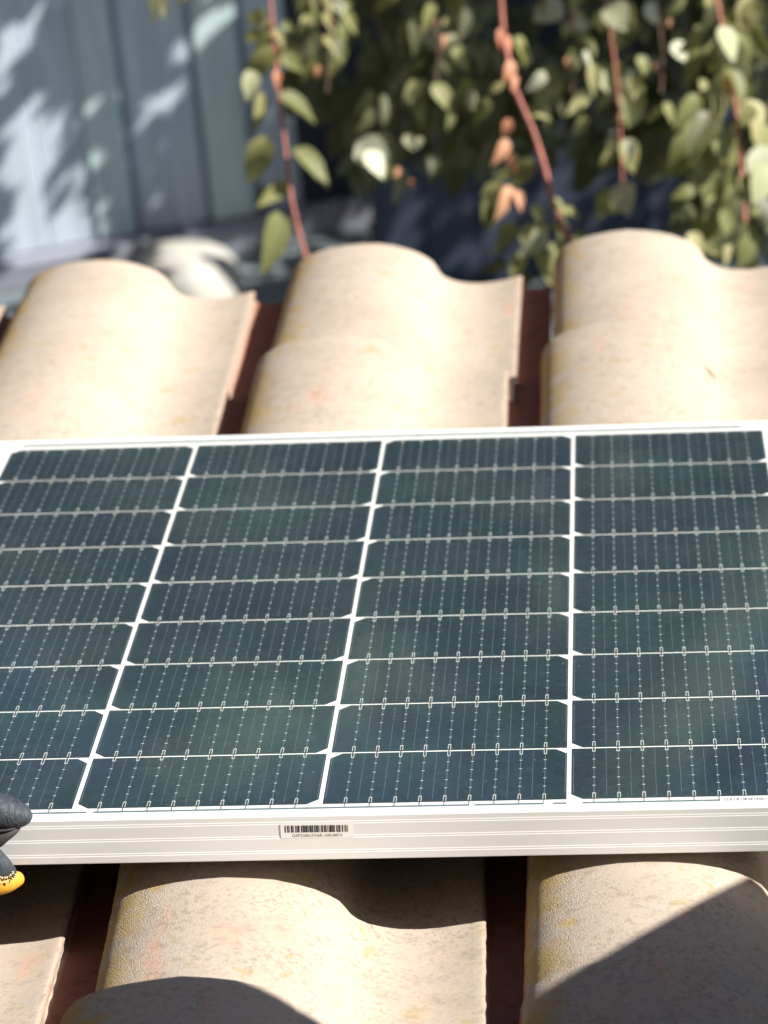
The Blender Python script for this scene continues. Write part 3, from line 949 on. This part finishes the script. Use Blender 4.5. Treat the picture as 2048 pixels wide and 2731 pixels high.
vine('thin red stemmed vine strand hanging in front of the wall', [(566, -180), (580, -40), (592, 70), (600, 200), (618, 320), (630, 430), (645, 500), (668, 580)], 4.75, (0.0026, 0.0042), [
    (575, 25, 150, 60, 0, 'l'), (580, 40, 100, 70, .02, 'l'), (590, 60, 60, 70, -.02, 'l'), (590, 70, 125, 95, 0, 'l'), (600, 80, 40, 75, .03, 'l'), (585, 95, 115, 105, -.03, 'l'),
    (595, 120, 150, 80, .02, 'l'), (605, 115, 30, 70, 0, 'l'), (535, 150, 75, 75, -.03, 'p'), (560, 195, 92, 120, .01, 'l'), (600, 205, 22, 118, -.02, 'l'), (572, 290, 105, 120, 0, 'l'),
    (634, 320, 38, 130, 0, 'l'), (622, 395, 140, 95, .02, 'l'), (600, 455, 94, 150, -.02, 'l'), (585, 400, 118, 80, .01, 'd'), (588, 62, 95, 34, -.03, 'b'), (594, 95, 80, 46, -.03, 'b'),
    (598, 150, 85, 50, -.03, 'b'), (610, 45, 55, 85, .04, 'l'), (560, 60, 130, 70, .03, 'l')])
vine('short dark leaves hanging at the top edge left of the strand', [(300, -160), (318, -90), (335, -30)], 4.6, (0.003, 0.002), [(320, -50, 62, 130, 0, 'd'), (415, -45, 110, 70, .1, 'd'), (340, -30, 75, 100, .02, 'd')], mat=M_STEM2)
vine('bright pink stemmed vine strand reaching down to the middle tiles', [(1075, -170), (1082, -20), (1088, 90), (1108, 190), (1145, 280), (1172, 360), (1195, 440), (1222, 500), (1245, 545)], 4.7, (0.0045, 0.0062), [
    (1085, 60, 95, 50, 0, 'b'), (1090, 75, 60, 46, -.02, 'b'), (1105, 130, 95, 62, -.03, 'b'), (1110, 160, 85, 50, -.03, 'b'), (1100, 255, 100, 60, -.02, 'b'), (1095, 300, 105, 60, -.02, 'b'), (1108, 330, 90, 55, -.03, 'b'),
    (1100, 400, 95, 75, -.03, 'b'), (1115, 410, 70, 60, -.03, 'b'), (1110, 80, 45, 110, .03, 'l'), (1115, 95, 60, 90, .04, 'l'), (1090, 180, 150, 60, 0, 'l'), (1050, 210, 110, 60, 0, 'l'), (1150, 250, 10, 50, -.02, 'l'),
    (1150, 340, 120, 90, 0, 'l'), (1120, 350, 140, 90, .02, 'l'), (1080, 390, 110, 100, 0, 'l'), (1060, 420, 95, 90, .01, 'l'), (1150, 440, 60, 90, -.02, 'l'), (1190, 430, 40, 70, 0, 'l'), (1110, 480, 120, 90, .02, 'l'),
    (1140, 480, 75, 100, 0, 'l'), (1170, 470, 95, 85, -.01, 'l'), (1200, 470, 60, 90, .02, 'l'), (1090, 500, 100, 80, .03, 'l'), (1180, 500, 130, 95, -.03, 'p'), (1210, 520, 100, 90, 0, 'l'), (1240, 500, 55, 80, .02, 'l'),
    (1130, 540, 110, 80, .03, 'l'), (1165, 545, 60, 80, .02, 'l'), (1210, 450, 20, 70, .02, 'l'), (1230, 540, 15, 60, .02, 'l'), (1100, 570, 165, 75, .05, 'd'), (1150, 590, 140, 70, .06, 'd')])
vine('vine strand with large round leaves between pink stem and right cluster', [(1290, -150), (1310, 0), (1325, 110), (1335, 220), (1345, 330), (1350, 420)], 4.8, (0.003, 0.002), [
    (1315, 5, 60, 80, -.05, 'p'), (1340, 0, 60, 60, 0, 'l'), (1325, 60, 80, 70, 0, 'l'), (1335, 130, 95, 70, 0, 'l'), (1320, 180, 110, 80, .02, 'd'), (1340, 200, 75, 90, .02, 'l'), (1330, 280, 95, 70, .02, 'd'),
    (1345, 300, 60, 80, 0, 'l'), (1355, 300, 70, 85, -.05, 'p'), (1330, 320, 130, 70, .01, 'l'), (1340, 395, 100, 95, -.02, 'l'), (1342, 392, 85, 105, -.05, 'p'), (1325, 405, 115, 80, 0, 'l')])
vine('leafy vine cluster with bright leaves at the right picture edge', [(1540, -150), (1550, 0), (1575, 120), (1590, 240), (1600, 350), (1610, 480)], 4.6, (0.004, 0.003),
     [(1500 + rv.uniform(-15, 130), yy, rv.uniform(50, 130), rv.uniform(70, 120), rv.uniform(-.08, .1), 'r' if rv.random() < 0.75 else 'd') for yy in [i * 9 - 30 for i in range(62)]] +
     [(1575, 165, 90, 45, -.05, 'b'), (1588, 190, 85, 40, -.05, 'b'), (1640, 310, 85, 130, -.08, 'p'), (1655, 350, 100, 120, -.08, 'p'), (1555, 55, 60, 105, -.08, 'p'), (1500, 410, 165, 70, -.04, 'l'), (1570, 80, 70, 100, -.06, 'p')])
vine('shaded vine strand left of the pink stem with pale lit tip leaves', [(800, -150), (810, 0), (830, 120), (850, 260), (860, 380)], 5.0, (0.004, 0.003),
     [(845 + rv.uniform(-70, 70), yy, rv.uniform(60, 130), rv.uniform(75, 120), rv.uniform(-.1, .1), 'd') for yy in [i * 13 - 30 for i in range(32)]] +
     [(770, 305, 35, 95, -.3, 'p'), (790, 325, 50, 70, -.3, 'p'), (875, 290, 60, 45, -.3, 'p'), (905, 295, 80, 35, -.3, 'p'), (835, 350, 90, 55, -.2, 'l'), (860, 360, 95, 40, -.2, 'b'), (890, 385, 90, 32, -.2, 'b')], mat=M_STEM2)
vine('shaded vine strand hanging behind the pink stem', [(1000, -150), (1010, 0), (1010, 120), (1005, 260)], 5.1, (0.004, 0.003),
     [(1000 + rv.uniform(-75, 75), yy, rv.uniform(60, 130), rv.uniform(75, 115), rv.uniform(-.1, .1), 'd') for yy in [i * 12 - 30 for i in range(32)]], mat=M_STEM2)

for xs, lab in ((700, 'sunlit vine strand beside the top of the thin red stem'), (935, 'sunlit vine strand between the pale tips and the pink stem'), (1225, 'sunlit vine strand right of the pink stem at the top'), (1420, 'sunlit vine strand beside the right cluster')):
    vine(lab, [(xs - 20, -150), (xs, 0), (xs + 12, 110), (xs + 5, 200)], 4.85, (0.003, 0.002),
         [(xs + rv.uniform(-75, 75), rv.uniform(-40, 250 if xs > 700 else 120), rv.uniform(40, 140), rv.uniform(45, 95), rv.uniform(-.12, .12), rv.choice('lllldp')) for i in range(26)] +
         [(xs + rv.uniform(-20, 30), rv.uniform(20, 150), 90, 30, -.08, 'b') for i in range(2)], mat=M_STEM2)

# ---- pergola beam and the leafy crown of the vine above the picture
LP = []


def stuff_leaves(name, mats_list, mat, parent):
    V = []; F = []
    base = np.array([v.co[:] for v in LEAVES[1].vertices]); faces = [tuple(p_.vertices) for p_ in LEAVES[1].polygons]
    small_v = np.array([(0, 0, 0), (0.33, 0.42, 0.10), (0, 0.42, 0.0), (-0.33, 0.42, 0.10), (0.20, 0.80, -0.02), (0, 0.80, -0.1), (-0.20, 0.80, -0.02), (0, 1, -0.2)])
    small_f = [(0, 1, 2), (0, 2, 3), (1, 4, 5, 2), (2, 5, 6, 3), (4, 7, 5), (5, 7, 6)]
    allv = []
    for m4 in mats_list:
        a = np.array(m4); n = len(allv) * len(small_v)
        allv.append(small_v @ a[:3, :3].T + a[:3, 3])
        F += [tuple(n + i for i in f) for f in small_f]
    me = mesh_from(name, np.concatenate(allv), F, True)
    return add(name, me, mat, parent)


rc = random.Random(8)
# dark leafy mass seen in the upper middle
mass = []
for i in range(2600):
    x = rc.uniform(640, 1680); y = rc.uniform(-60, 640)
    lim = 330 + 90 * mnoise.noise(Vector((x / 130, 3.0, 0))) + (170 if x > 1480 else 0) - (120 if x < 720 else 0)
    if y > lim + rc.uniform(-60, 30): continue
    if mnoise.noise(Vector((x / 70, y / 80, 1.5))) < -0.06: continue
    dep = rc.uniform(5.25, 5.9)
    p = PX(x, y, dep)
    mass.append(leaf_matrix(p, DOWN + rand_dir(rc) * 0.9, -VIEW + rand_dir(rc) * 0.9, rc.uniform(0.035, 0.08)))
canopy = []
HOLES = [(30, 60, 60, 70), (20, 190, 75, 60), (120, 250, 75, 30), (195, 230, 75, 45), (45, 330, 85, 60), (60, 440, 110, 75), (170, 470, 70, 60), (205, 440, 55, 60), (375, 355, 42, 70), (380, 205, 40, 25),
         (330, 240, 35, 25), (290, 290, 35, 30), (470, 25, 80, 40), (130, 15, 50, 30), (270, 15, 40, 25), (400, 110, 30, 22), (40, 570, 60, 30), (20, 610, 50, 30), (250, 520, 50, 35), (120, 585, 45, 25)]
for i in range(7500):
    x = rc.uniform(-330, 1950); y = rc.uniform(-160, 700)
    if x < 620:
        if any(((x - hx) / (rx + 22)) ** 2 + ((y - hy) / (ry + 20)) ** 2 < 1 for hx, hy, rx, ry in HOLES): continue
    elif rc.random() < 0.35: continue
    h = wall_hit(x, y)
    if h.z < 0.0:
        o1 = M @ CAM_POS; d1 = PX(x, y, 5) - o1; h = o1 + d1 * (o1.z / -d1.z)
    if (h - (rock_at + Vector((0, 0, 0.08)))).length < 0.20 or (x > 330 and x < 520 and y > 520): continue
    t = (rc.uniform(1.25, 1.65) - h.z) / SUN.z
    p = h + SUN * t
    canopy.append(leaf_matrix(p, rand_dir(rc), SUN + rand_dir(rc) * 0.55, rc.uniform(0.05, 0.08)))
for i in range(600):
    x = rc.uniform(600, 1460); y = rc.uniform(-120, 480)
    if rc.random() < 0.12: continue
    h = PX(x, y, rc.uniform(4.95, 5.9))
    p = h + SUN * rc.uniform(1.25, 1.9)
    canopy.append(leaf_matrix(p, rand_dir(rc), SUN + rand_dir(rc) * 0.6, rc.uniform(0.09, 0.13)))
climber = bpy.data.objects.new('climbing_vine', None); COL.objects.link(climber)
tag(climber, 'dense dark climbing vine filling the shade at upper middle and right', 'vine')
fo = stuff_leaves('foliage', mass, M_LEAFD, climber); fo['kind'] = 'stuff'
cp = stuff_leaves('crown', canopy, M_LEAF, climber); cp['kind'] = 'stuff'
tr = MB()
q0 = PX(1750, 300, 6.2)
tr.tube([(q0.x + .3, q0.y, 0), (q0.x + .28, q0.y + .03, 0.8), (q0.x + .33, q0.y - .02, 1.7), (q0.x + .3, q0.y, 2.6), (q0.x + 1.1, q0.y + .5, 3.2)], [0.05, 0.045, 0.04, 0.035, 0.02], 10)
add('trunk', tr.mesh('trunk', True), M_STEM2, climber)

# ------------------------------------------------------------------ hedges added out of view to block sky light and darken reflections
def sky_block_hedge(x0, x1, y0, y1, h, label, seed):
    rn = random.Random(seed)
    root = bpy.data.objects.new('sky_block_hedge', None); COL.objects.link(root); root.location = ((x0 + x1) / 2, (y0 + y1) / 2, 0)
    tag(root, label, 'sky_block_hedge', 'added sky blocking hedges')
    cx, cy = root.location.x, root.location.y
    q = MB(); q.box(x0 - cx + .15, x1 - cx - .15, y0 - cy + .15, y1 - cy - .15, 0, h - (2.4 if seed == 5 else .5))
    add('inner_branches', q.mesh('inner_branches'), M_STEM2, root)
    L = []
    area = (x1 - x0) * h * 2 + (y1 - y0) * h * 2 + (x1 - x0) * (y1 - y0)
    for i in range(int(area * 55)):
        x = rn.uniform(x0, x1); y = rn.uniform(y0, y1)
        hh = h + 0.7 * mnoise.noise(Vector((x * 0.7, y * 0.7, seed))) + (1.2 * mnoise.noise(Vector((x * 0.55 + 3.1, 0, seed))) if seed == 5 else 0)
        z = rn.uniform(0.05, hh) if rn.random() < 0.8 else hh - rn.random() * 0.5
        f = rn.randrange(4)
        if z < hh - 0.5:
            if f == 0: x = x0 + rn.uniform(-.1, .2)
            elif f == 1: x = x1 + rn.uniform(-.2, .1)
            elif f == 2: y = y0 + rn.uniform(-.1, .2)
            else: y = y1 + rn.uniform(-.2, .1)
        L.append(leaf_matrix(Vector((x - cx, y - cy, z)), rand_dir(rn), rand_dir(rn) + Vector((0, 0, .6)), rn.uniform(0.16, 0.26)))
    fo = stuff_leaves('foliage', L, M_LEAFD, root); fo['kind'] = 'stuff'


# unseen pale tree added as a reflector: its sunlit clumps brighten the glass
def mirror_point(x, y, dist):
    o1 = M @ CAM_POS; d1 = (PX(x, y, 5) - o1).normalized()
    n1 = (PMW.to_3x3() @ Vector((0, 0, 1))).normalized(); p0 = PMW.translation
    h = o1 + d1 * ((p0 - o1).dot(n1) / d1.dot(n1))
    return h + (d1 - n1 * 2 * d1.dot(n1)) * dist


tree = bpy.data.objects.new('reflector_tree', None); COL.objects.link(tree)
tag(tree, 'unseen silver leaved tree added beyond the wall to brighten the glass', 'tree')
rt = random.Random(4); L = []; br = MB(); ctr = []
for (x, y, r) in ((905, 1215, 0.46), (840, 1060, 0.36), (1450, 1440, 0.22), (440, 1560, 0.20), (960, 1290, 0.2), (1150, 1480, 0.16), (250, 1380, 0.2), (1560, 1250, 0.18), (640, 1480, 0.16), (1330, 1620, 0.2)):
    c = mirror_point(x, y, 8.6); ctr.append(c)
    for i in range(int(5500 * r * r / 0.3)):
        L.append(leaf_matrix(c + rand_dir(rt) * r * rt.random() ** 0.5, rand_dir(rt), SUN * 0.7 + Vector((0, -0.7, 0)) + rand_dir(rt) * 0.6, rt.uniform(0.07, 0.12)))
M_SILV = mat_leaf('silver_leaf', [(0.40, 0.52, 0.36), (0.52, 0.62, 0.46), (0.60, 0.68, 0.55)], 0.2)
fo = stuff_leaves('crown', L, M_SILV, tree); fo['kind'] = 'stuff'
mid = sum(ctr, Vector()) / len(ctr)
br.tube([(mid.x, mid.y, 0), (mid.x + .05, mid.y, 1.5), (mid.x, mid.y, mid.z - 0.9)], [0.09, 0.075, 0.05], 10)
for c in ctr: br.tube([(mid.x, mid.y, mid.z - 1.0), (mid.x * .5 + c.x * .5, mid.y * .5 + c.y * .5, mid.z * .5 + c.z * .5 - 0.35), tuple(c)], [0.04, 0.025, 0.01], 6)
add('trunk', br.mesh('trunk', True), M_STEM2, tree)

sky_block_hedge(-7.0, 2.4, -5.0, -3.9, 8.0, 'tall dark greenery added behind the photographer to block the sky', 3)
sky_block_hedge(-5.2, -4.2, -3.6, 6.0, 7.0, 'tall dark greenery added along the left side to block the sky', 4)
sky_block_hedge(-4.0, 5.0, 12.2, 13.2, 7.6, 'tall dark greenery added beyond the plank wall to darken the glass reflection', 5)
